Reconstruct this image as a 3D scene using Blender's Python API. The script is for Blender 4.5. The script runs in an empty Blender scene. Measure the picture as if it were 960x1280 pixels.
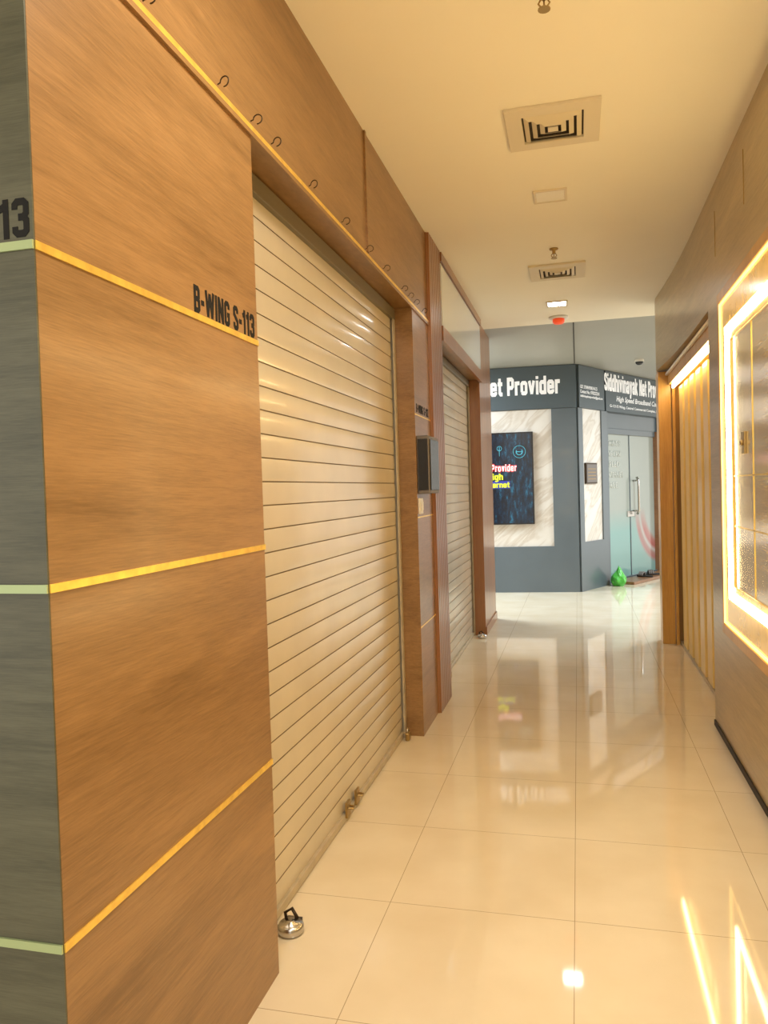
import bpy, math, random, bmesh
from mathutils import Vector, Matrix, noise
random.seed(4)
scene=bpy.context.scene
COL=scene.collection
CEIL=2.99

# ------------------------------------------------------------------ materials
def newmat(name):
    m=bpy.data.materials.new(name); m.use_nodes=True
    nt=m.node_tree; b=nt.nodes.get('Principled BSDF')
    return m,nt,b
def plain(name,col,rough=.5,metal=0,emit=None,es=0,coat=0,alpha=1,spec=.5,noise=0,nscale=20):
    m,nt,b=newmat(name)
    b.inputs['Base Color'].default_value=(*col,1)
    b.inputs['Roughness'].default_value=rough
    b.inputs['Metallic'].default_value=metal
    b.inputs['Coat Weight'].default_value=coat
    b.inputs['Coat Roughness'].default_value=.08
    b.inputs['Specular IOR Level'].default_value=spec
    if emit: 
        b.inputs['Emission Color'].default_value=(*emit,1); b.inputs['Emission Strength'].default_value=es
    if noise:
        tc=nt.nodes.new('ShaderNodeTexCoord'); n=nt.nodes.new('ShaderNodeTexNoise')
        n.inputs['Scale'].default_value=nscale; n.inputs['Detail'].default_value=5
        nt.links.new(tc.outputs['Object'],n.inputs['Vector'])
        r=nt.nodes.new('ShaderNodeValToRGB')
        r.color_ramp.elements[0].position=.3; r.color_ramp.elements[1].position=.7
        r.color_ramp.elements[0].color=(*[c*(1-noise) for c in col],1)
        r.color_ramp.elements[1].color=(*[min(1,c*(1+noise*.4)) for c in col],1)
        nt.links.new(n.outputs['Fac'],r.inputs['Fac']); nt.links.new(r.outputs['Color'],b.inputs['Base Color'])
    return m
def wood(name,dark,light,scale=(1,1,1),rough=.35,coat=.15,bump=.02,rot=(0,0,0),es=0):
    m,nt,b=newmat(name); L=nt.links
    tc=nt.nodes.new('ShaderNodeTexCoord'); mp=nt.nodes.new('ShaderNodeMapping')
    mp.inputs['Scale'].default_value=scale; mp.inputs['Rotation'].default_value=rot
    L.new(tc.outputs['Object'],mp.inputs['Vector'])
    n1=nt.nodes.new('ShaderNodeTexNoise'); n1.inputs['Scale'].default_value=1.1; n1.inputs['Detail'].default_value=5; n1.inputs['Distortion'].default_value=.8
    n2=nt.nodes.new('ShaderNodeTexNoise'); n2.inputs['Scale'].default_value=4; n2.inputs['Detail'].default_value=10; n2.inputs['Roughness'].default_value=.8
    mp2=nt.nodes.new('ShaderNodeMapping'); mp2.inputs['Scale'].default_value=tuple(2.2 if s==max(scale) else 1 for s in scale)
    L.new(mp.outputs[0],mp2.inputs['Vector'])
    L.new(mp.outputs[0],n1.inputs['Vector']); L.new(mp2.outputs[0],n2.inputs['Vector'])
    n3=nt.nodes.new('ShaderNodeTexNoise'); n3.inputs['Scale'].default_value=20; n3.inputs['Detail'].default_value=3
    mp3=nt.nodes.new('ShaderNodeMapping'); mp3.inputs['Scale'].default_value=tuple(3 if s==max(scale) else .8 for s in scale)
    L.new(mp.outputs[0],mp3.inputs['Vector']); L.new(mp3.outputs[0],n3.inputs['Vector'])
    a=nt.nodes.new('ShaderNodeMath'); a.operation='MULTIPLY'; a.inputs[1].default_value=.42; L.new(n2.outputs['Fac'],a.inputs[0])
    c=nt.nodes.new('ShaderNodeMath'); c.operation='MULTIPLY_ADD'; c.inputs[1].default_value=.36; L.new(n1.outputs['Fac'],c.inputs[0]); L.new(a.outputs[0],c.inputs[2])
    d=nt.nodes.new('ShaderNodeMath'); d.operation='MULTIPLY_ADD'; d.inputs[1].default_value=.22; L.new(n3.outputs['Fac'],d.inputs[0]); L.new(c.outputs[0],d.inputs[2])
    r=nt.nodes.new('ShaderNodeValToRGB'); r.color_ramp.elements[0].position=.39; r.color_ramp.elements[1].position=.60
    r.color_ramp.elements[0].color=(*dark,1); r.color_ramp.elements[1].color=(*light,1)
    L.new(d.outputs[0],r.inputs['Fac']); L.new(r.outputs['Color'],b.inputs['Base Color'])
    if es: L.new(r.outputs['Color'],b.inputs['Emission Color']); b.inputs['Emission Strength'].default_value=es
    b.inputs['Roughness'].default_value=rough; b.inputs['Coat Weight'].default_value=coat; b.inputs['Coat Roughness'].default_value=.15
    bp=nt.nodes.new('ShaderNodeBump'); bp.inputs['Strength'].default_value=bump*4; bp.inputs['Distance'].default_value=.002
    L.new(n2.outputs['Fac'],bp.inputs['Height']); L.new(bp.outputs[0],b.inputs['Normal'])
    return m
def floor_mat():
    m,nt,b=newmat('polished_floor_tile'); L=nt.links
    tc=nt.nodes.new('ShaderNodeTexCoord'); sp=nt.nodes.new('ShaderNodeSeparateXYZ'); L.new(tc.outputs['Object'],sp.inputs[0])
    def line(out,off,size,w):
        a=nt.nodes.new('ShaderNodeMath'); a.operation='SUBTRACT'; a.inputs[1].default_value=off; L.new(out,a.inputs[0])
        p=nt.nodes.new('ShaderNodeMath'); p.operation='PINGPONG'; p.inputs[1].default_value=size/2; L.new(a.outputs[0],p.inputs[0])
        c=nt.nodes.new('ShaderNodeMath'); c.operation='LESS_THAN'; c.inputs[1].default_value=w; L.new(p.outputs[0],c.inputs[0])
        return c.outputs[0]
    lx=line(sp.outputs['X'],-.041,.61,.0012); ly=line(sp.outputs['Y'],2.5,.595,.0012)
    mx=nt.nodes.new('ShaderNodeMath'); mx.operation='MAXIMUM'; L.new(lx,mx.inputs[0]); L.new(ly,mx.inputs[1])
    n=nt.nodes.new('ShaderNodeTexNoise'); n.inputs['Scale'].default_value=3; n.inputs['Detail'].default_value=7
    L.new(tc.outputs['Object'],n.inputs['Vector'])
    r=nt.nodes.new('ShaderNodeValToRGB'); r.color_ramp.elements[0].position=.3; r.color_ramp.elements[1].position=.75
    r.color_ramp.elements[0].color=(.70,.60,.43,1); r.color_ramp.elements[1].color=(.78,.69,.53,1)
    L.new(n.outputs['Fac'],r.inputs['Fac'])
    mc=nt.nodes.new('ShaderNodeMix'); mc.data_type='RGBA'
    L.new(mx.outputs[0],mc.inputs['Factor']); L.new(r.outputs['Color'],mc.inputs['A']); mc.inputs['B'].default_value=(.38,.3,.19,1)
    L.new(mc.outputs['Result'],b.inputs['Base Color'])
    b.inputs['Roughness'].default_value=.045; b.inputs['Specular IOR Level'].default_value=.75
    return m
def marble():
    m,nt,b=newmat('veined_marble'); L=nt.links
    tc=nt.nodes.new('ShaderNodeTexCoord'); mp=nt.nodes.new('ShaderNodeMapping'); mp.inputs['Rotation'].default_value=(0,.75,0)
    L.new(tc.outputs['Object'],mp.inputs['Vector'])
    mp2=nt.nodes.new('ShaderNodeMapping'); mp2.inputs['Scale'].default_value=(.5,1,2.2); L.new(mp.outputs[0],mp2.inputs['Vector'])
    w=nt.nodes.new('ShaderNodeTexNoise'); w.inputs['Scale'].default_value=2.6; w.inputs['Detail'].default_value=9; w.inputs['Distortion'].default_value=.35
    L.new(mp2.outputs[0],w.inputs['Vector'])
    r=nt.nodes.new('ShaderNodeValToRGB'); e=r.color_ramp.elements
    e[0].position=.30; e[0].color=(.47,.41,.34,1); e[1].position=.6; e[1].color=(.66,.63,.58,1)
    x=e.new(.45); x.color=(.62,.58,.52,1); x=e.new(.49); x.color=(.52,.46,.39,1); x=e.new(.54); x.color=(.64,.61,.56,1)
    L.new(w.outputs['Fac'],r.inputs['Fac']); L.new(r.outputs['Color'],b.inputs['Base Color'])
    b.inputs['Roughness'].default_value=.15
    return m
def screen_mat():
    m,nt,b=newmat('display_night_city'); L=nt.links
    tc=nt.nodes.new('ShaderNodeTexCoord'); mp=nt.nodes.new('ShaderNodeMapping'); mp.inputs['Scale'].default_value=(7,1,2)
    L.new(tc.outputs['Object'],mp.inputs['Vector'])
    v=nt.nodes.new('ShaderNodeTexNoise'); v.inputs['Scale'].default_value=3; v.inputs['Detail'].default_value=6; v.inputs['Roughness'].default_value=.75
    L.new(mp.outputs[0],v.inputs['Vector'])
    r=nt.nodes.new('ShaderNodeValToRGB'); e=r.color_ramp.elements
    e[0].position=.44; e[0].color=(.001,.003,.007,1); e[1].position=.74; e[1].color=(.03,.32,.5,1)
    x=e.new(.56); x.color=(.003,.03,.065,1)
    L.new(v.outputs['Fac'],r.inputs['Fac']); L.new(r.outputs['Color'],b.inputs['Emission Color']); b.inputs['Emission Strength'].default_value=.8
    b.inputs['Base Color'].default_value=(.004,.008,.014,1); b.inputs['Roughness'].default_value=.2
    return m
def glassdoor_mat():
    m,nt,b=newmat('frosted_door_glass'); L=nt.links
    tc=nt.nodes.new('ShaderNodeTexCoord'); sp=nt.nodes.new('ShaderNodeSeparateXYZ'); L.new(tc.outputs['Object'],sp.inputs[0])
    dm=nt.nodes.new('ShaderNodeVectorMath'); dm.operation='DISTANCE'; dm.inputs[1].default_value=(1.9,.06,1.05)
    L.new(tc.outputs['Object'],dm.inputs[0])
    r=nt.nodes.new('ShaderNodeValToRGB'); e=r.color_ramp.elements
    e[0].position=.0; e[0].color=(.34,.39,.37,1); e[1].position=1; e[1].color=(.20,.36,.34,1)
    for p,c in ((.50,(.32,.36,.34)),(.58,(.38,.17,.15)),(.66,(.36,.12,.11)),(.72,(.42,.40,.38)),(.77,(.34,.2,.18)),(.83,(.36,.16,.15)),(.9,(.22,.36,.34))):
        x=e.new(p); x.color=(*c,1)
    L.new(dm.outputs['Value'],r.inputs['Fac'])
    g=nt.nodes.new('ShaderNodeMapRange'); g.inputs['From Min'].default_value=1.05; g.inputs['From Max'].default_value=.7
    L.new(sp.outputs['Z'],g.inputs['Value'])
    mc=nt.nodes.new('ShaderNodeMix'); mc.data_type='RGBA'; mc.inputs['A'].default_value=(.31,.34,.31,1)
    L.new(g.outputs[0],mc.inputs['Factor']); L.new(r.outputs['Color'],mc.inputs['B']); L.new(mc.outputs['Result'],b.inputs['Base Color'])
    b.inputs['Roughness'].default_value=.12
    return m

M={}
M['floor']=floor_mat()
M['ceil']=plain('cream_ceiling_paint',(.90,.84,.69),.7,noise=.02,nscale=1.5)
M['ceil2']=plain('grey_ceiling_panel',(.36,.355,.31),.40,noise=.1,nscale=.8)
M['wood']=wood('oak_laminate',(.180,.090,.028),(.335,.182,.068),(3,.9,6),rough=.34,rot=(.18,0,0))
M['woodg']=wood('cool_lit_laminate',(.045,.047,.028),(.10,.10,.064),(1.2,3,9),rough=.4)  # cool greenish light on the side face is put into this wood colour
M['woodr']=wood('golden_tan_laminate',(.33,.235,.095),(.54,.40,.185),(3,.8,7),rough=.3,coat=.3)
M['red']=wood('red_brown_laminate',(.24,.10,.036),(.37,.165,.062),(8,8,.7),rough=.3,coat=.3)
M['ply']=wood('golden_plywood',(.50,.25,.045),(.70,.40,.09),(7,7,.8),rough=.35,coat=.3)
M['gold']=plain('gold_foil_strip',(1,.65,.13),.28,.55,noise=.2,nscale=30)
M['goldg']=plain('cool_lit_gold_strip',(.38,.48,.26),.3,.3)  # gold strip with the same cool light mixed into its colour
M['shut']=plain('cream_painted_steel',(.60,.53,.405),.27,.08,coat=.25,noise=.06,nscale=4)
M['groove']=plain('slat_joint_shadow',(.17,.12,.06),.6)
M['hood']=plain('brown_grey_channel',(.16,.13,.08),.5)
M['shutbar']=plain('worn_steel_bar',(.52,.44,.31),.4,.2,noise=.18,nscale=12)
M['dark']=plain('dark_gap',(.03,.022,.015),.6)
M['black']=plain('black_vinyl_lettering',(.012,.012,.012),.7,spec=.2)
M['steel']=plain('brushed_steel',(.55,.53,.5),.25,1)
M['dsteel']=plain('dark_wire_steel',(.06,.04,.025),.35,.8)
M['brass']=plain('aged_brass',(.4,.27,.1),.35,.8)
M['slate']=plain('slate_blue_laminate',(.095,.122,.14),.3,coat=.2,noise=.06,nscale=3)
M['sign']=plain('slate_sign_board',(.075,.10,.115),.4)
M['white']=plain('white_lettering',(.85,.85,.85),.4,emit=(1,1,1),es=.2)
M['faint']=plain('faint_lettering',(.52,.54,.5),.4)
M['marble']=marble()
M['screen']=screen_mat()
M['bezel']=plain('black_plastic',(.012,.012,.014),.25)
M['redt']=plain('red_lettering',(.6,.01,.01),.4,emit=(1,.02,.02),es=.4)
M['yel']=plain('yellow_lettering',(.55,.6,.03),.4,emit=(.9,.9,.02),es=.2)
M['blue']=plain('blue_band',(.02,.03,.25),.4,emit=(.05,.08,.7),es=.15)
M['cyan']=plain('cyan_logo',(.05,.35,.45),.4,emit=(.1,.6,.8),es=.25)
M['vent']=plain('beige_vent_enamel',(.72,.63,.45),.45)
M['ventdark']=plain('vent_interior',(.05,.035,.02),.8)
M['lampoff']=plain('unlit_lamp_lens',(.88,.82,.66),.35)
M['lampon']=plain('lit_lamp_lens',(1,1,1),.3,emit=(.92,.96,1),es=32)
M['led']=plain('dim_warm_led_strip',(1,.8,.4),.4,emit=(1,.62,.16),es=2.5)
M['led2']=plain('bright_warm_led',(1,.9,.6),.4,emit=(1,.76,.36),es=24)
M['glow']=plain('gold_panel_led_glow',(.80,.50,.11),.18,.2,emit=(1,.50,.06),es=.32,coat=.6,noise=.3,nscale=9)  # emission stands in for LED light falling on the gold frame
M['panelw']=plain('frosted_white_board',(.72,.75,.78),.12,coat=.5)
M['wplastic']=plain('white_plastic',(.75,.72,.65),.35)
M['gate']=plain('cream_slat_lit_gold',(.88,.64,.22),.4,coat=.2,noise=.08,nscale=5)  # cream slats; the strip's yellow light is painted into the colour
M['gateback']=plain('amber_gate_backing',(.42,.22,.05),.5)
M['glass']=glassdoor_mat()
M['mirror']=wood('amber_glass_led_glow',(.48,.31,.10),(.66,.45,.17),(2,.7,5),rough=.08,coat=1,es=.22)  # slight emission imitates the LED light the glossy board reflects
M['redp']=plain('red_plastic',(.75,.08,.02),.35,emit=(1,.09,.02),es=.4)
M['green']=plain('green_polythene',(.08,.5,.06),.3,noise=.3,nscale=30)
M['rubber']=plain('black_rubber',(.02,.018,.018),.6)
M['strap']=plain('grey_strap',(.16,.14,.13),.5)
M['wallp']=plain('plain_wall_paint',(.6,.6,.56),.6)
M['mat']=wood('brown_wood_step',(.2,.09,.04),(.3,.14,.06),(1,1,3))

# ------------------------------------------------------------------ mesh builder
class MB:
    def __init__(s): s.v=[];s.f=[];s.m=[];s.T=Matrix.Identity(4)
    def add(s,vs,fs,m=0):
        o=len(s.v); s.v+= [tuple(s.T@Vector(v)) for v in vs]
        for f in fs: s.f.append([i+o for i in f]); s.m.append(m)
    def box(s,x0,x1,y0,y1,z0,z1,m=0):
        vs=[(x0,y0,z0),(x1,y0,z0),(x1,y1,z0),(x0,y1,z0),(x0,y0,z1),(x1,y0,z1),(x1,y1,z1),(x0,y1,z1)]
        s.add(vs,[(0,3,2,1),(4,5,6,7),(0,1,5,4),(1,2,6,5),(2,3,7,6),(3,0,4,7)],m)
    def prism(s,pts,z0,z1,m=0):
        n=len(pts); vs=[(x,y,z0) for x,y in pts]+[(x,y,z1) for x,y in pts]
        s.add(vs,[tuple(range(n))[::-1],tuple(range(n,2*n))]+[(i,(i+1)%n,n+(i+1)%n,n+i) for i in range(n)],m)
    def tube(s,pts,r,n=8,m=0,closed=False):
        pts=[Vector(p) for p in pts]; N=len(pts); vs=[];fs=[]
        up=Vector((0,0,1)); prev=None
        for i,p in enumerate(pts):
            a=pts[(i-1)%N] if (closed or i>0) else p; b=pts[(i+1)%N] if (closed or i<N-1) else p
            t=(b-a).normalized()
            if prev is None:
                x=t.cross(up); 
                if x.length<.1: x=t.cross(Vector((1,0,0)))
            else: x=prev-t*prev.dot(t)
            x.normalize(); prev=x; y=t.cross(x)
            for k in range(n):
                q=2*math.pi*k/n; vs.append(p+x*math.cos(q)*r+y*math.sin(q)*r)
        for i in range(N if closed else N-1):
            j=(i+1)%N
            for k in range(n): fs.append((i*n+k,i*n+(k+1)%n,j*n+(k+1)%n,j*n+k))
        if not closed: fs+= [tuple(range(n))[::-1],tuple(range((N-1)*n,N*n))]
        s.add(vs,fs,m)
    def lathe(s,prof,n=20,m=0,c=(0,0,0),axis='z'):
        vs=[];fs=[]
        for r,h in prof:
            for k in range(n):
                q=2*math.pi*k/n
                a,b=r*math.cos(q),r*math.sin(q)
                p={'z':(a,b,h),'x':(h,a,b),'y':(a,h,b)}[axis]
                vs.append((p[0]+c[0],p[1]+c[1],p[2]+c[2]))
        N=len(prof)
        for i in range(N-1):
            for k in range(n): fs.append((i*n+k,i*n+(k+1)%n,(i+1)*n+(k+1)%n,(i+1)*n+k))
        fs+=[tuple(range(n))[::-1],tuple(range((N-1)*n,N*n))]
        s.add(vs,fs,m)
    def obj(s,name,mats,parent=None,loc=(0,0,0),rz=0,smooth=False,bevel=0):
        me=bpy.data.meshes.new(name); me.from_pydata(s.v,[],s.f); 
        for x in mats: me.materials.append(M[x])
        for p,mi in zip(me.polygons,s.m): p.material_index=mi; p.use_smooth=smooth
        bm=bmesh.new(); bm.from_mesh(me); bmesh.ops.recalc_face_normals(bm,faces=bm.faces); bm.to_mesh(me); bm.free()
        me.update()
        o=bpy.data.objects.new(name,me); COL.objects.link(o); o.location=loc; o.rotation_euler=(0,0,rz)
        if parent: o.parent=parent
        if bevel:
            b=o.modifiers.new('bevel','BEVEL'); b.width=bevel; b.segments=2; b.limit_method='ANGLE'
        return o
def box(name,d,mat,**k):
    b=MB(); b.box(*d); return b.obj(name,[mat],**k)
def empty(name,loc=(0,0,0),rz=0):
    e=bpy.data.objects.new(name,None); COL.objects.link(e); e.location=loc; e.rotation_euler=(0,0,rz); e.empty_display_size=.1; return e
def tag(o,label,cat,group=None):
    o['label']=label; o['category']=cat
    if group: o['group']=group
    return o
def struct(o): o['kind']='structure'; return o
def text(name,s,w,h,mat,parent=None,loc=(0,0,0),rot=(math.pi/2,0,0),bold=.01,shear=0,ext=.002,right=False):
    c=bpy.data.curves.new('t','FONT'); c.body=s; c.size=1; c.offset=bold; c.resolution_u=3; c.space_character=1+bold*1.2
    t=bpy.data.objects.new('t',c); COL.objects.link(t); bpy.context.view_layer.update()
    me=bpy.data.meshes.new_from_object(t.evaluated_get(bpy.context.evaluated_depsgraph_get()))
    bpy.data.objects.remove(t); bpy.data.curves.remove(c)
    xs=[v.co.x for v in me.vertices]; ys=[v.co.y for v in me.vertices]
    x0,x1,y0,y1=min(xs),max(xs),min(ys),max(ys)
    for v in me.vertices:
        yy=(v.co.y-y0)/(y1-y0)*h
        v.co=((v.co.x-x0)/(x1-x0)*w-(w if right else 0)+shear*yy,yy,0)
    bm=bmesh.new(); bm.from_mesh(me)
    r=bmesh.ops.extrude_face_region(bm,geom=bm.faces[:])
    bmesh.ops.translate(bm,vec=(0,0,ext),verts=[g for g in r['geom'] if isinstance(g,bmesh.types.BMVert)])
    bmesh.ops.recalc_face_normals(bm,faces=bm.faces); bm.to_mesh(me); bm.free()
    me.name=name; me.materials.clear(); me.materials.append(M[mat])
    o=bpy.data.objects.new(name,me); COL.objects.link(o); o.location=loc; o.rotation_euler=rot
    if parent: o.parent=parent
    return o
# condensed block lettering drawn as mitred strokes
l,r_,b_,t_=.75,3.25,.7,6.3
G={
'S':(4,[[(r_,4.9),(r_,5.8),(r_-.55,t_),(l+.55,t_),(l,5.8),(l,4.5),(r_,2.6),(r_,1.2),(r_-.55,b_),(l+.55,b_),(l,1.2),(l,2.2)]]),
'B':(4,[[(l,0),(l,7)],[(l,t_),(r_-.6,t_),(r_-.1,5.8),(r_-.1,4.2),(r_-.6,3.6),(l,3.6)],[(r_-.7,3.6),(r_,3.0),(r_,1.2),(r_-.6,b_),(l,b_)]]),
'-':(2.4,[[(.2,3.1),(2.2,3.1)]]),
'W':(6.4,[[(.7,7),(1.85,.2)],[(1.75,.2),(3.2,6.4)],[(3.2,6.4),(4.65,.2)],[(4.55,.2),(5.7,7)]]),
'I':(1.5,[[(l,0),(l,7)]]),
'N':(4.2,[[(l,0),(l,7)],[(3.45,0),(3.45,7)],[(l,6.7),(3.45,.3)]]),
'G':(4,[[(r_,4.8),(r_,5.8),(r_-.55,t_),(l+.55,t_),(l,5.8),(l,1.2),(l+.55,b_),(r_-.55,b_),(r_,1.2),(r_,3.2),(2,3.2)]]),
'H':(4,[[(l,0),(l,7)],[(r_,0),(r_,7)],[(l,3.6),(r_,3.6)]]),
'1':(2.6,[[(1.8,0),(1.8,7)],[(1.8,5.9),(.3,5.2)]]),
'2':(4,[[(l,4.9),(l,5.8),(l+.55,t_),(r_-.55,t_),(r_,5.8),(r_,4.3),(l,1.5),(l,b_)],[(0,b_),(4,b_)]]),
'3':(4,[[(l,5.0),(l,5.8),(l+.55,t_),(r_-.55,t_),(r_,5.8),(r_,4.2),(r_-.6,3.6),(1.5,3.6)],[(r_-.6,3.6),(r_,3),(r_,1.2),(r_-.55,b_),(l+.55,b_),(l,1.2),(l,2.0)]]),
'i':(1.5,[[(l,0),(l,5.3)],[(l,5.9),(l,7)]]),
'd':(4,[[(r_,0),(r_,7)],[(r_,4.65),(l+.5,4.65),(l,4.2),(l,1.15),(l+.5,b_),(r_,b_)]]),
'h':(4,[[(l,0),(l,7)],[(l,4.65),(r_-.5,4.65),(r_,4.2),(r_,0)]]),
'n':(4,[[(l,0),(l,5.35)],[(l,4.65),(r_-.5,4.65),(r_,4.2),(r_,0)]]),
'v':(3.9,[[(.65,5.35),(1.95,.3)],[(1.95,.3),(3.25,5.35)]]),
'a':(4,[[(l,3.7),(l,4.2),(l+.5,4.65),(r_-.5,4.65),(r_,4.2),(r_,0)],[(r_,2.9),(l+.5,2.7),(l,2.2),(l,1.15),(l+.5,b_),(r_,b_+.2)]]),
'y':(3.9,[[(.65,5.35),(1.95,.6)],[(3.25,5.35),(1.7,-1.1),(.5,-1.3)]]),
'k':(4,[[(l,0),(l,7)],[(3.3,5.35),(l,2.2)],[(1.5,3.0),(3.4,0)]]),
'e':(4,[[(l,2.7),(r_,2.7),(r_,4.2),(r_-.5,4.65),(l+.5,4.65),(l,4.2),(l,1.15),(l+.5,b_),(r_-.5,b_),(r_,1.15),(r_,1.7)]]),
't':(2.7,[[(1.15,6.8),(1.15,1.2),(1.6,b_),(2.7,b_)],[(0,4.65),(2.7,4.65)]]),
'P':(4,[[(l,0),(l,7)],[(l,t_),(r_-.55,t_),(r_,5.8),(r_,3.6),(r_-.55,3.0),(l,3.0)]]),
'r':(2.8,[[(l,0),(l,5.35)],[(l,4.1),(1.3,4.65),(2.8,4.65)]]),
'o':(4,[[(l,1.15),(l+.5,b_),(r_-.5,b_),(r_,1.15),(r_,4.2),(r_-.5,4.65),(l+.5,4.65),(l,4.2),(l,1.1)]]),
'g':(4,[[(r_,5.35),(r_,-.8),(r_-.5,-1.3),(l,-1.3)],[(r_,4.65),(l+.5,4.65),(l,4.2),(l,1.35),(l+.5,.85),(r_,.85)]]),
' ':(1.8,[]),
}
def ctext(name,s,w,h,mat,parent=None,loc=(0,0,0),rot=(math.pi/2,0,0),shear=0,ext=.002,right=False,sw=1.5,gap=.45):
    tot=sum(G[c][0] for c in s)+gap*(len(s)-1); sx=w/tot; sy=h/7
    B=MB(); x=0
    for ci,c in enumerate(s):
        gw,strokes=G[c]
        for si,pl in enumerate(strokes):
            n=len(pl); L=[];R=[]; zt=ext*(1+.12*si)
            for i,p in enumerate(pl):
                p=Vector(p)
                d0=(p-Vector(pl[i-1])).normalized() if i>0 else None
                d1=(Vector(pl[i+1])-p).normalized() if i<n-1 else None
                if d0 is None: d0=d1
                if d1 is None: d1=d0
                n0=Vector((-d0.y,d0.x)); n1=Vector((-d1.y,d1.x)); mm=(n0+n1)
                mm=mm.normalized() if mm.length>.2 else n0
                k=min(1.8,1/max(.3,mm.dot(n0)))
                L.append(p+mm*k*sw/2); R.append(p-mm*k*sw/2)
            vs=[];fs=[]
            for i in range(n):
                for q in (L[i],R[i]):
                    for z in (0,zt):
                        yy=q.y*sy; vs.append(((q.x+x)*sx-(w if right else 0)+shear*yy,yy,z))
            for i in range(n-1):
                a=4*i; e=4*(i+1)
                fs+=[(a,e,e+2,a+2),(a+1,a+3,e+3,e+1),(a,a+1,e+1,e),(a+2,e+2,e+3,a+3)]
            fs+=[(0,2,3,1),(4*n-4,4*n-3,4*n-1,4*n-2)]
            B.add(vs,fs)
        x+=gw+gap
    o=B.obj(name,[mat],parent=parent,loc=loc); o.rotation_euler=rot
    return o
RX=(math.pi/2,0,math.pi/2)   # facing +X, reading along +Y

# ------------------------------------------------------------------ shell
b=MB(); b.box(-4.5,4.5,-3.5,16,-.1,0); struct(b.obj('floor',['floor']))
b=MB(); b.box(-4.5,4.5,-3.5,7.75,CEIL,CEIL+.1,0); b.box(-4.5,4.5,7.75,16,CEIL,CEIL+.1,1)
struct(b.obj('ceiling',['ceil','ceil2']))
struct(box('trim_1',(-.012,.0,7.76,10.35,CEIL-.003,CEIL-.0002),'dark'))

XL=-.88; XS=-1.0
b=MB()
b.box(-1.6,XL,1.13,2.06,0,CEIL,0)
b.box(-1.6,-1.06,2.06,4.25,0,CEIL,2)
b.box(-1.06,XL,2.06,4.25,2.43,CEIL,0)
b.box(-1.6,XL,4.25,4.71,0,CEIL,0)
b.box(-1.6,-1.06,5.13,7.3,0,CEIL,2)
b.box(-1.06,XL,5.13,7.3,2.43,CEIL,0)
b.box(-4.5,-1.6,8.05,8.25,0,CEIL,3)
b.box(-4.5,-1.6,1.13,1.3,0,CEIL,1)
b.box(-1.6,XL-.0005,1.126,1.132,0,CEIL,1)
struct(b.obj('wall_left',['wood','woodg','dark','wallp']))
b=MB()
b.box(-1.6,XL+.01,4.71,5.13,0,CEIL)
n=9
for i in range(n):
    y=4.715+i*(.41/n); b.box(XL+.01,XL+.022,y,y+.032,0,CEIL)
struct(b.obj('trim_2',['red']))
b=MB(); b.box(-1.6,XL,7.3,8.25,0,CEIL); b.box(XL,XL+.012,7.3,8.25,0,.08)
struct(b.obj('trim_3',['red']))
k=4
for z in (.618,1.243,1.827):
    struct(box('trim_%d'%k,(XL,XL+.003,1.128,2.062,z,z+.015),'gold')); k+=1
    struct(box('trim_%d'%k,(-4.4,XL,1.122,1.126,z,z+.015),'goldg')); k+=1
    struct(box('trim_%d'%k,(XL,XL+.002,4.25,4.71,z,z+.008),'gold')); k+=1
b=MB(); b.box(XL,XL+.008,1.13,4.71,2.432,2.448,0); b.box(XL,XL+.009,1.13,4.71,2.418,2.432,1)
struct(b.obj('trim_%d'%k,['gold','wood'])); k+=1
struct(box('trim_%d'%k,(XL,XL+.008,3.305,3.325,2.46,CEIL),'wood')); k+=1
struct(box('trim_%d'%k,(XL,XL+.003,3.325,3.329,2.46,CEIL),'dark')); k+=1
b=MB(); b.box(XL,XL+.03,5.13,7.3,2.40,2.50); b.box(XL,XL+.03,5.13,7.3,2.93,CEIL)
struct(b.obj('trim_%d'%k,['red'])); k+=1
o=box('white_board',(XL+.001,XL+.02,5.16,7.27,2.505,2.925),'panelw',bevel=.003)
tag(o,'blank frosted white board above the second roller shutter','sign board')

# right wall
XR=.74
b=MB()
b.box(XR,1.4,-3.5,4.72,0,CEIL,0)
hp=[(XR,4.72),(XR,5.4),(.735,5.8),(.725,6.2),(.708,6.6),(.69,6.9),(.682,7.05),(.69,7.18),(.72,7.26),(.78,7.28),(1.4,7.28),(1.4,4.72)]
b.prism(hp,2.37,CEIL,0)
b.box(1.0,1.4,4.72,7.08,0,2.37,2)
b.box(.82,4.5,7.08,7.28,0,2.37,2)
b.box(1.4,4.5,7.08,7.28,2.37,CEIL,1)
struct(b.obj('wall_right',['woodr','dark','gateback']))
struct(box('baseboard_right',(XR-.008,XR,-3.4,4.72,0,.03),'dark'))
for y,z0,z1 in ((3.72,2.62,2.86),(4.45,2.6,2.84)):
    struct(box('trim_%d'%k,(XR-.003,XR,y,y+.005,z0,z1),'brass')); k+=1
e=empty('plywood_door_frame',(.75,7.06,0)); tag(e,'golden plywood door frame around the slatted gate','door frame')
box('jamb',(-.06,.045,-.02,.16,0,2.36),'ply',parent=e,bevel=.004)
box('jamb_lining',(.05,.075,-.05,.018,0,2.24),'ply',parent=e,bevel=.003)
box('head_beam',(.02,.14,-2.33,-.025,2.24,2.365),'ply',parent=e,bevel=.004)
b=MB(); b.tube([(.01,-2.3,2.33),(.01,-.05,2.33)],.014); b.obj('conduit',['wplastic'],parent=e,smooth=True)
box('led_strip',(.045,.062,-2.3,-.1,2.205,2.235),'led2',parent=e)

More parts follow.
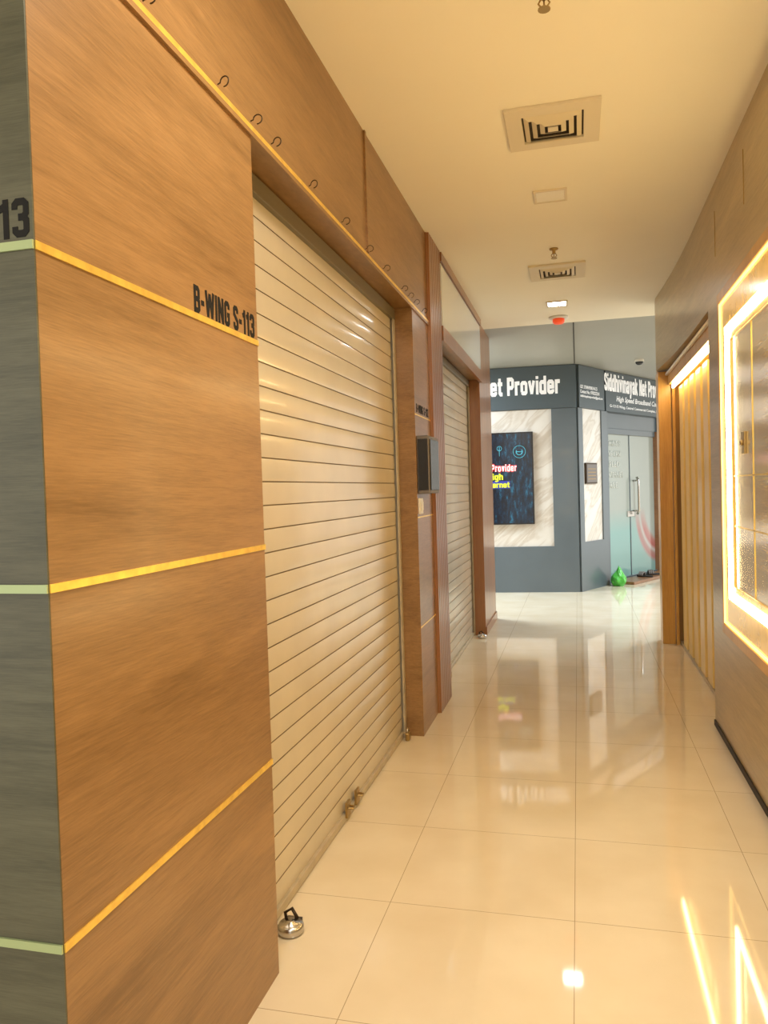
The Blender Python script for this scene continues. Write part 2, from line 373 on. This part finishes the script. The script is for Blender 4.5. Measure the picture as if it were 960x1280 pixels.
e=empty('slatted_gate',(.872,4.75,0)); tag(e,'closed cream vertical-slat gate lit golden by a warm strip','gate')
b=MB(); y=.05
while y<2.1:
    b.box(-.034,-.004,y,y+.20,.03,2.2); b.box(-.02,0,y+.235,y+.275,.03,2.2); y+=.31
b.box(0,.015,0,2.3,.03,2.2,1)
b.obj('curtain',['gate','gateback'],parent=e,bevel=.005)
box('bottom_rail',(-.036,.015,0,2.3,0,.03),'shutbar',parent=e)

# facade of the far shop
PA=Vector((-3.3,10.19)); PB=Vector((0,10.41)); PC=Vector((.38,11.16)); PD=PC+Vector((.48,.877))*2.9
def ang(a,c): d=c-a; return math.atan2(d.y,d.x)
def seg(b,a,c):
    b.T=Matrix.Translation((a.x,a.y,0))@Matrix.Rotation(ang(a,c),4,'Z'); return (c-a).length
b=MB()
L1=seg(b,PA,PB); b.box(0,L1,0,.15,0,CEIL); 
for d in ((0,L1,0,.61),(L1-.32,L1,.61,2.42)): b.box(d[0],d[1],-.03,0,d[2],d[3])
L2=seg(b,PB,PC); b.box(0,L2,0,.15,0,CEIL); b.box(0,L2,-.03,0,0,.65); b.box(0,.12,-.03,0,.65,2.42); b.box(L2-.16,L2+.01,-.03,0,.65,2.42)
L3=seg(b,PC,PD); b.box(-.02,.1,-.0,.15,0,CEIL); b.box(0,L3,.0,.15,2.42,CEIL); b.box(0,L3,.25,.3,0,2.42)
b.box(1.82,L3,0,.15,0,2.42)
struct(b.obj('wall_back',['slate']))
a1=ang(PA,PB);a2=ang(PB,PC);a3=ang(PC,PD)
struct(box('trim_%d'%k,(0.3,L1-.32,-.012,0,.61,2.42),'marble',loc=(PA.x,PA.y,0),rz=a1)); k+=1
struct(box('trim_%d'%k,(.12,L2-.16,-.012,0,.65,2.42),'marble',loc=(PB.x,PB.y,0),rz=a2)); k+=1
e=empty('notice_plaque',(PB.x,PB.y,0),a2); tag(e,'small dark framed notice on the narrow marble panel','plaque')
b=MB(); b.box(.17,.50,-.04,-.014,1.42,1.70); b.obj('frame',['dsteel'],parent=e,bevel=.004)
b=MB(); b.box(.19,.48,-.043,-.04,1.44,1.68,0)
for i in range(4): b.box(.22,.45,-.045,-.043,1.48+i*.045,1.488+i*.045,1)
b.obj('notice_sheet',['strap','brass'],parent=e)
e=empty('shop_sign',(PA.x,PA.y,0),a1); tag(e,'slate shop sign with bold white lettering above the screen','sign')
box('board',(0,L1+.0,-.035,-.001,2.425,2.985),'sign',parent=e,bevel=.003)
ctext('lettering','Siddhivinayak Net Provider',2.2,.24,'white',parent=e,loc=(L1-.2,-.036,2.615),right=True)
e=empty('shop_sign',(PB.x,PB.y,0),a2); tag(e,'slate sign panel with small white contact lines','sign')
box('board',(.03,L2-.06,-.035,-.001,2.425,2.985),'sign',parent=e,bevel=.003)
for i,(s,w) in enumerate((('GST: 27DMNPS8831N1Z5',.5),('Contact No.: 9702222241',.56),('siddhivinayaknetprovider@gmail.com',.66))):
    text('lettering',s,w,.045,'white',parent=e,loc=(.06,-.036,2.68-i*.062),bold=.01)
e=empty('shop_sign',(PC.x,PC.y,0),a3); tag(e,'slate shop sign with bold white lettering above the glass door','sign')
box('board',(-.01,L3,-.035,-.001,2.425,2.985),'sign',parent=e,bevel=.003)
ctext('lettering','Siddhivinayak Net Provider',2.05,.24,'white',parent=e,loc=(-.05,-.036,2.71))
text('lettering','High Speed Broadband Connection',1.75,.10,'white',parent=e,loc=(.3,-.036,2.555),bold=.015,shear=.25)
text('lettering','G-121/2 Wing, Central Commercial Complex, Sector',1.75,.05,'white',parent=e,loc=(.1,-.036,2.475),bold=.01)

# display screen
e=empty('display_screen',(PA.x,PA.y,0),a1); tag(e,'large black wall display showing a night city advert','screen')
sx1=L1-.585; sx0=sx1-1.25
box('bezel',(sx0-.02,sx1+.02,-.07,-.014,.91,2.13),'bezel',parent=e,bevel=.004)
box('screen',(sx0,sx1,-.073,-.07,.93,2.11),'screen',parent=e)
ctext('advert_lettering','Net Provider',.49,.095,'redt',parent=e,loc=(sx1-.20,-.074,1.615),right=True,sw=2.7,gap=.8)
ctext('advert_lettering','Net Provider',.49,.095,'white',parent=e,loc=(sx1-.20,-.080,1.615),right=True,sw=1.1,gap=.8)
box('text_band',(sx1-.72,sx1-.29,-.0745,-.073,1.39,1.49),'blue',parent=e)
ctext('advert_lettering','High',.20,.085,'yel',parent=e,loc=(sx1-.38,-.075,1.505),right=True)
ctext('advert_lettering','Internet',.34,.075,'yel',parent=e,loc=(sx1-.295,-.076,1.402),right=True)
b=MB()
def ring(b,cx,cz,r,t,a0=0,a1=360,y=-.076):
    pts=[(cx+r*math.cos(math.radians(q)),y,cz+r*math.sin(math.radians(q))) for q in range(a0,a1,12)]
    b.tube(pts,t,6,closed=(a1-a0>=360))
ring(b,sx1-.16,1.87,.08,.003); ring(b,sx1-.16,1.87,.04,.005,150,410)
b.tube([(sx1-.195,-.076,1.87),(sx1-.125,-.076,1.87)],.004)
b.obj('advert_emblem',['cyan'],parent=e,smooth=True)
b=MB(); ring(b,sx1-.42,1.92,.03,.003); b.tube([(sx1-.42,-.076,1.94),(sx1-.42,-.076,1.82)],.003)
b.obj('advert_emblem',['cyan'],parent=e,smooth=True)

# glass door
e=empty('door_1',(PC.x,PC.y,0),a3); struct(e)
b=MB(); b.box(.12,.86,.06,.072,.05,2.12); b.obj('glass_panel',['glass'],parent=e)
b=MB(); b.box(.88,1.72,.06,.072,.05,2.12); b.obj('glass_leaf',['glass'],parent=e)
b=MB(); b.box(.1,1.8,.03,.1,2.12,2.2); b.box(.1,.125,.03,.1,.02,2.12); b.box(.862,.878,.05,.08,.05,2.12); b.box(.1,1.8,.03,.1,0,.05)
b.box(.1,1.8,.04,.09,2.2,2.42)
b.obj('frame',['slate'],parent=e,bevel=.003)
box('brown_jamb',(1.72,1.81,-.01,.1,0,2.2),'mat',parent=e,bevel=.003)
b=MB(); b.tube([(.98,0,.95),(.98,-.03,1.0),(.98,-.03,1.45),(.98,0,1.5)],.018); b.tube([(.98,.06,1.0),(.98,-.03,1.0)],.012); b.tube([(.98,.06,1.45),(.98,-.03,1.45)],.012)
b.obj('handle',['steel'],parent=e,smooth=True)
b=MB(); b.box(.76,.98,.045,.06,.92,1.0); b.obj('lock_plate',['steel'],parent=e)
for i,(s,w) in enumerate((('THINGS',.42),('WE CAN',.42),('SPEED',.4),('INTERNET',.5),('FREE',.32))):
    text('lettering',s,w,.085,'faint',parent=e,loc=(.16,.058,1.95-i*.15),bold=.01)
o=box('door_step',(.14,2.0,-.32,-.012,0,.04),'mat',loc=(PC.x,PC.y,0),rz=a3,bevel=.006); tag(o,'low brown step in front of the glass door','step')

def frame3(lx,ly): 
    v=Matrix.Rotation(a3,2)@Vector((lx,ly)); return (PC.x+v.x,PC.y+v.y)
def slipper(loc,rz):
    e=empty('slipper',loc,rz); tag(e,'dark rubber slipper lying on the step by the door','slipper','slippers by the glass door')
    pts=[]
    for i in range(20):
        t=2*math.pi*i/20; w=.045*(1+.25*math.cos(t)); pts.append((.125*math.cos(t),w*math.sin(t)))
    b=MB(); b.prism(pts,0,.022); b.obj('sole',['rubber'],parent=e,bevel=.004)
    b=MB()
    for dx in (.02,.045,.07):
        b.tube([(dx+.0,.05*math.cos(q),.015+.05*math.sin(q)) for q in [math.pi*i/8 for i in range(9)]],.013,6)
    b.obj('strap',['strap'],parent=e,smooth=True)
x,y=frame3(.80,-.18); slipper((x,y,.041),2.6)
x,y=frame3(1.10,-.18); slipper((x,y,.041),3.3)
x,y=frame3(-.03,-.18)
bm=bmesh.new(); bmesh.ops.create_icosphere(bm,subdivisions=4,radius=.1)
for v in bm.verts:
    n=noise.noise(v.co*18)*.02+abs(noise.noise(v.co*40))*.012
    v.co=v.co*(1+n/.1); v.co.z*=1.05
    if v.co.z<-.08: v.co.z=-.08
    if v.co.z>.06: 
        f=1-min(1,(v.co.z-.06)/.05)*.75; v.co.x*=f; v.co.y*=f; v.co.z+= (v.co.z-.06)*1.6
me=bpy.data.meshes.new('bag'); bm.to_mesh(me); bm.free(); me.materials.append(M['green'])
o=bpy.data.objects.new('plastic_bag',me); COL.objects.link(o); o.location=(x,y,.081); tag(o,'knotted green plastic bag at the pillar foot','bag')

# ------------------------------------------------------------------ roller shutters
def shutter(y0,y1,label):
    e=empty('roller_shutter',(XS,y0,0)); tag(e,label,'roller shutter'); W=y1-y0
    pitch=.0785
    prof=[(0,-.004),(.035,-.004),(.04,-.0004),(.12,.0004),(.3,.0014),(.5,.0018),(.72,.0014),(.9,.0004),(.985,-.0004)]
    last=len(prof)-1
    z=.03; b=MB(); rows=[]
    while z<2.39:
        for j,(t,x) in enumerate(prof): rows.append((x,z+t*pitch,j))
        z+=pitch
    fa=[];fb=[];vs=[]
    def strip(i,lst):
        o=len(vs)
        for q in (i,i+1):
            x,zz,j=rows[q]; vs.extend([(x,.03,zz),(x,W-.03,zz)])
        lst.append((o,o+1,o+3,o+2))
    i=0
    while i<len(rows):
        j=rows[i][2]
        if j==2:
            o=len(vs); n=last-2+1
            for q in range(n):
                x,zz,_=rows[i+q]; vs.extend([(x,.03,zz),(x,W-.03,zz)])
            for q in range(n-1): fa.append((o+2*q,o+2*q+1,o+2*q+3,o+2*q+2))
            if i+n<len(rows): strip(i+n-1,fb)
            i+=n; continue
        if i+1<len(rows): strip(i,fb)
        i+=1
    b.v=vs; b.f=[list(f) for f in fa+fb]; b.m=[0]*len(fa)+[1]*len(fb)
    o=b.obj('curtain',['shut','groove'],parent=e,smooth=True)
    box('hood_channel',(-.05,.022,.0,W,2.365,2.425),'hood',parent=e,bevel=.003)
    box('bottom_bar',(-.012,.014,.03,W-.03,.004,.034),'shutbar',parent=e,bevel=.003)
    for ya,yb in ((0,.035),(W-.035,W)):
        b=MB(); b.box(.012,.021,ya,yb,0,2.364); b.box(-.03,-.018,ya,yb,0,2.364)
        b.box(-.018,.012,ya if ya==0 else yb-.006,ya+.006 if ya==0 else yb,0,2.364)
        b.obj('guide_rail',['shutbar'],parent=e)
    return e
e1=shutter(2.065,4.245,'tall cream ribbed steel shutter closed beside the oak panel')
e2=shutter(5.135,7.295,'cream ribbed steel shutter between red-brown pilasters')
for yy in (1.03,1.17):
    b=MB(); b.box(.014,.024,yy-.025,yy+.025,.02,.085); b.tube([(.024,yy-.015,.06),(.045,yy-.01,.06),(.045,yy+.01,.06),(.024,yy+.015,.06)],.005); b.obj('latch',['brass'],parent=e1,bevel=.002)

def round_lock(loc,label):
    e=empty('padlock',loc); tag(e,label,'padlock')
    b=MB(); b.lathe([(.0,-.002),(.036,0),(.042,.006),(.042,.024),(.036,.032),(.012,.034),(.012,.037),(.0,.037)],28,c=(0,0,.0)); b.obj('lock_body',['steel'],parent=e,smooth=True)
    b=MB(); b.box(-.03,.02,.03,.055,.006,.022); b.tube([(-.02,.02,.02),(-.03,.03,.045),(-.01,.04,.055),(.012,.03,.03)],.006); b.obj('shackle',['dsteel'],parent=e,smooth=True)
    return e
round_lock((-.92,2.26,.002),'round steel disc padlock at the shutter foot')
def padlock(loc,label):
    e=empty('padlock',loc); tag(e,label,'padlock')
    b=MB(); b.box(-.012,.012,-.025,.025,0,.045); b.obj('lock_body',['brass'],parent=e,bevel=.006)
    b=MB(); b.tube([(0,.016*math.cos(q),.045+.022*math.sin(q)) for q in [math.pi*i/10 for i in range(11)]],.004); b.obj('shackle',['steel'],parent=e,smooth=True)
padlock((-.955,4.17,.002),'small brass padlock at the shutter corner')
round_lock((-.9,7.16,.002),'round steel padlock at the far shutter foot')
padlock((-.95,5.6,.002),'small brass padlock under the second shutter')

o=ctext('shop_number','B-WING S-113',.355,.066,'black',loc=(XL+.0003,1.685,1.844),rot=RX,ext=.0006,sw=1.35); tag(o,'black shop number lettering on the oak panel','lettering')
o=ctext('shop_number','B-WING S-113',.40,.067,'black',loc=(-.886,1.1257,1.848),rot=(math.pi/2,0,0),right=True,ext=.0006,sw=1.25); tag(o,'black shop number lettering on the cool-lit side panel','lettering')
o=ctext('shop_number','B-WING S-112',.36,.05,'black',loc=(XL+.0003,4.29,1.845),rot=RX,ext=.0006,sw=1.3); tag(o,'black shop number lettering on the narrow oak pilaster','lettering')

e=empty('meter_box',(XL,4.27,1.38)); tag(e,'dark glossy wall meter box on the oak pilaster','meter box')
box('casing',(0,.07,.0,.30,0,.33),'strap',parent=e,bevel=.006)
box('glass_cover',(.07,.076,.02,.28,.02,.31),'bezel',parent=e,bevel=.003)
box('side_cover',(.008,.064,-.004,0,.02,.31),'bezel',parent=e)
e=empty('wall_switch',(XL,4.27,1.265)); tag(e,'small white switch plate under the meter box','switch')
box('plate',(0,.012,0,.09,0,.09),'wplastic',parent=e,bevel=.003)
box('rocker',(.012,.017,.015,.04,.02,.07),'wplastic',parent=e,bevel=.002); box('rocker',(.012,.017,.05,.075,.02,.07),'wplastic',parent=e,bevel=.002)

def hook(i,y):
    r=.013; pts=[(0,0,.0),(.008,0,.002)]
    for q in range(150,-120,-25):
        a=math.radians(q); pts.append((.021+r*math.cos(a),.0,.002+r*math.sin(a)))
    b=MB(); b.tube([(p[0],p[1]+.3*p[0],p[2]) for p in pts],.0018,6)
    o=b.obj('wall_hook',['dsteel'],loc=(XL+.006,y,2.458),smooth=True); o.rotation_euler=(0,0,random.uniform(-.6,.1))
    tag(o,'small dark wire hook screwed into the gold trim','hook','wire hooks along the gold trim')
for i,y in enumerate((1.494,1.845,2.05,2.2,2.536,2.91,3.26,3.57,3.96,4.12,4.27,4.5)): hook(i,y)

# ------------------------------------------------------------------ ceiling objects
def vent(x,y,s=.4):
    e=empty('air_vent',(x,y,CEIL)); tag(e,'square beige ceiling air diffuser with stepped louvres','air vent','ceiling air vents')
    h=s/2
    def frame(b,o,i,z0,z1,m=0,t=.004):
        O=[(-o,-o),(o,-o),(o,o),(-o,o)]; I=[(-i,-i),(i,-i),(i,i),(-i,i)]
        vs=[(*p,z0) for p in O]+[(*p,z1) for p in I]+[(*p,z0+t) for p in O]+[(*p,z1+t) for p in I]
        fs=[]
        for k in range(4):
            n=(k+1)%4; fs+=[(k,n,4+n,4+k),(8+k,12+k,12+n,8+n),(k,8+k,8+n,n),(4+k,4+n,12+n,12+k)]
        b.add(vs,fs,m)
    b=MB(); frame(b,h,h-.07,-.014,-.016,t=.014); b.obj('frame',['vent'],parent=e,bevel=.002)
    b=MB()
    for i in range(3):
        o=h-.078-i*.033; frame(b,o,o-.021,-.010,-.022,0,.002)
    b.box(-.022,.022,-.022,.022,-.022,-.018)
    b.obj('louvre',['vent'],parent=e)
    box('duct_mouth',(-h+.06,h-.06,-h+.06,h-.06,-.003,-.001),'ventdark',parent=e)
vent(-.07,3.51); vent(-.11,5.87)
def lamp(x,y,on):
    e=empty('ceiling_light',(x,y,CEIL)); tag(e,('lit white' if on else 'unlit cream')+' small square recessed ceiling downlight','ceiling light')
    b=MB(); 
    for d in ((-.09,.09,-.09,-.075),(-.09,.09,.075,.09),(-.09,-.075,-.075,.075),(.075,.09,-.075,.075)): b.box(*d,-.01,0)
    b.obj('bezel_frame',['vent'],parent=e,bevel=.002)
    box('lens',(-.075,.075,-.075,.075,-.006,-.001),'lampon' if on else 'lampoff',parent=e)
lamp(-.11,4.345,False); lamp(-.14,6.9,True)
def sprinkler(x,y):
    e=empty('fire_sprinkler',(x,y,CEIL)); tag(e,'small brass fire sprinkler head hanging from ceiling','sprinkler','fire sprinklers')
    b=MB(); b.lathe([(.0,0),(.03,-.0),(.028,-.008),(.011,-.012),(.011,-.03),(.008,-.034),(.0,-.034)],16); b.obj('fitting',['brass'],parent=e,smooth=True)
    b=MB(); b.tube([(-.008,0,-.03),(-.018,0,-.045),(-.006,0,-.062)],.003,6); b.tube([(.008,0,-.03),(.018,0,-.045),(.006,0,-.062)],.003,6); b.tube([(0,0,-.034),(0,0,-.062)],.003,6)
    b.obj('frame_arm',['brass'],parent=e,smooth=True)
    b=MB(); b.lathe([(.0,-.066),(.02,-.066),(.02,-.063),(.0,-.062)],14); b.obj('deflector',['brass'],parent=e)
sprinkler(-.07,2.56); sprinkler(-.12,5.32)
e=empty('smoke_detector',(-.14,7.46,CEIL)); tag(e,'round ceiling smoke detector with red beacon','smoke detector')
b=MB(); b.lathe([(0,0),(.09,0),(.09,-.012),(.075,-.02),(0,-.02)],24); b.obj('base',['wplastic'],parent=e,smooth=True)
b=MB(); b.lathe([(0,-.02),(.055,-.02),(.055,-.05),(.04,-.065),(0,-.068)],24); b.obj('beacon',['redp'],parent=e,smooth=True)
e=empty('dome_camera',(.8,10.4,CEIL)); tag(e,'small dark dome camera under the grey ceiling','security camera')
b=MB(); b.lathe([(0,0),(.06,0),(.06,-.03),(0,-.03)],20); b.obj('base',['wplastic'],parent=e)
b=MB(); b.lathe([(.05,-.03),(.045,-.05),(.028,-.065),(0,-.07)],20); b.obj('dome',['bezel'],parent=e,smooth=True)

# ------------------------------------------------------------------ lit showcase on right wall
e=empty('display_case',(XR,4.27,0)); tag(e,'wall display case with gold frame and glowing warm light strip','display case')
Y0=-3.0
def rectframe(b,yo,zo0,zo1,w,x0,x1,m=0):
    b.box(x0,x1,yo-w,yo,zo0,zo1,m); b.box(x0,x1,Y0,yo-w,zo1-w,zo1,m); b.box(x0,x1,Y0,yo-w,zo0,zo0+w,m)
b=MB(); rectframe(b,0,.62,2.35,.05,-.03,0); b.obj('outer_frame',['ply'],parent=e,bevel=.003)
b=MB(); rectframe(b,-.05,.67,2.30,.15,-.022,0); b.obj('gold_panel',['glow'],parent=e)  # glows by itself to look lit by the LED strips
b=MB(); rectframe(b,-.058,.678,2.292,.010,-.03,-.022); b.obj('led_strip',['led'],parent=e)
b=MB(); rectframe(b,-.20,.82,2.15,.030,-.03,-.0); b.obj('led_strip',['led2'],parent=e)
b=MB(); rectframe(b,-.23,.85,2.12,.04,-.018,0); b.obj('inner_frame',['glow'],parent=e,bevel=.003)
b=MB(); b.box(-.010,0,Y0,-.27,.89,2.08); 
b.obj('back_board',['mirror'],parent=e)
b=MB()
for z in (1.18,1.42): b.box(-.013,-.010,Y0,-.27,z,z+.006)
b.box(-.013,-.010,-.70,-.692,.89,2.08)
b.obj('board_joint',['gold'],parent=e)
b=MB(); b.box(-.02,-.010,-.56,-.50,1.52,1.62); b.lathe([(0,-.03),(.012,-.03),(.012,-.02),(0,-.02)],12,c=(0,-.53,1.57),axis='x'); b.obj('lock_plate',['brass'],parent=e,bevel=.002)

# ------------------------------------------------------------------ lights
def area(name,loc,size,power,col,rot=(0,0,0),sy=None):
    l=bpy.data.lights.new(name,'AREA'); l.energy=power; l.color=col; l.size=size
    if sy: l.shape='RECTANGLE'; l.size_y=sy
    o=bpy.data.objects.new(name,l); COL.objects.link(o); o.location=loc; o.rotation_euler=rot; return o
area('ceiling_lamp',(-.05,1.5,CEIL-.02),.5,34,(1,.91,.77))
area('ceiling_lamp',(-.05,-.9,CEIL-.02),.6,48,(1,.93,.82))
area('hidden_cool_fill',(-2.6,9.2,CEIL-.05),1.2,210,(.80,.91,1))  # unseen fill added behind the far pilaster to cool the far end
area('hidden_cool_fill',(2.6,9.6,CEIL-.05),1.2,190,(.82,.93,1))  # second added fill, out of view past the right corner
w=bpy.data.worlds.new('world'); scene.world=w; w.use_nodes=True
bg=w.node_tree.nodes['Background']; bg.inputs[0].default_value=(1,.95,.86,1); bg.inputs[1].default_value=1.55
scene.view_settings.view_transform='Standard'

# ------------------------------------------------------------------ camera
th=math.atan(243/960); p=25.7/960; rho=.03
F=Vector((-math.sin(th)*math.cos(p),math.cos(th)*math.cos(p),-math.sin(p)))
R0=Vector((math.cos(th),math.sin(th),0)); U0=R0.cross(F)
R=math.cos(rho)*R0-math.sin(rho)*U0; U=math.sin(rho)*R0+math.cos(rho)*U0
cam=bpy.data.cameras.new('camera'); co=bpy.data.objects.new('camera',cam); COL.objects.link(co)
mat=Matrix((R,U,-F)).transposed().to_4x4(); mat.translation=(0,0,1.4); co.matrix_world=mat
cam.sensor_fit='VERTICAL'; cam.sensor_height=32; cam.lens=24; cam.clip_start=.05
scene.camera=co
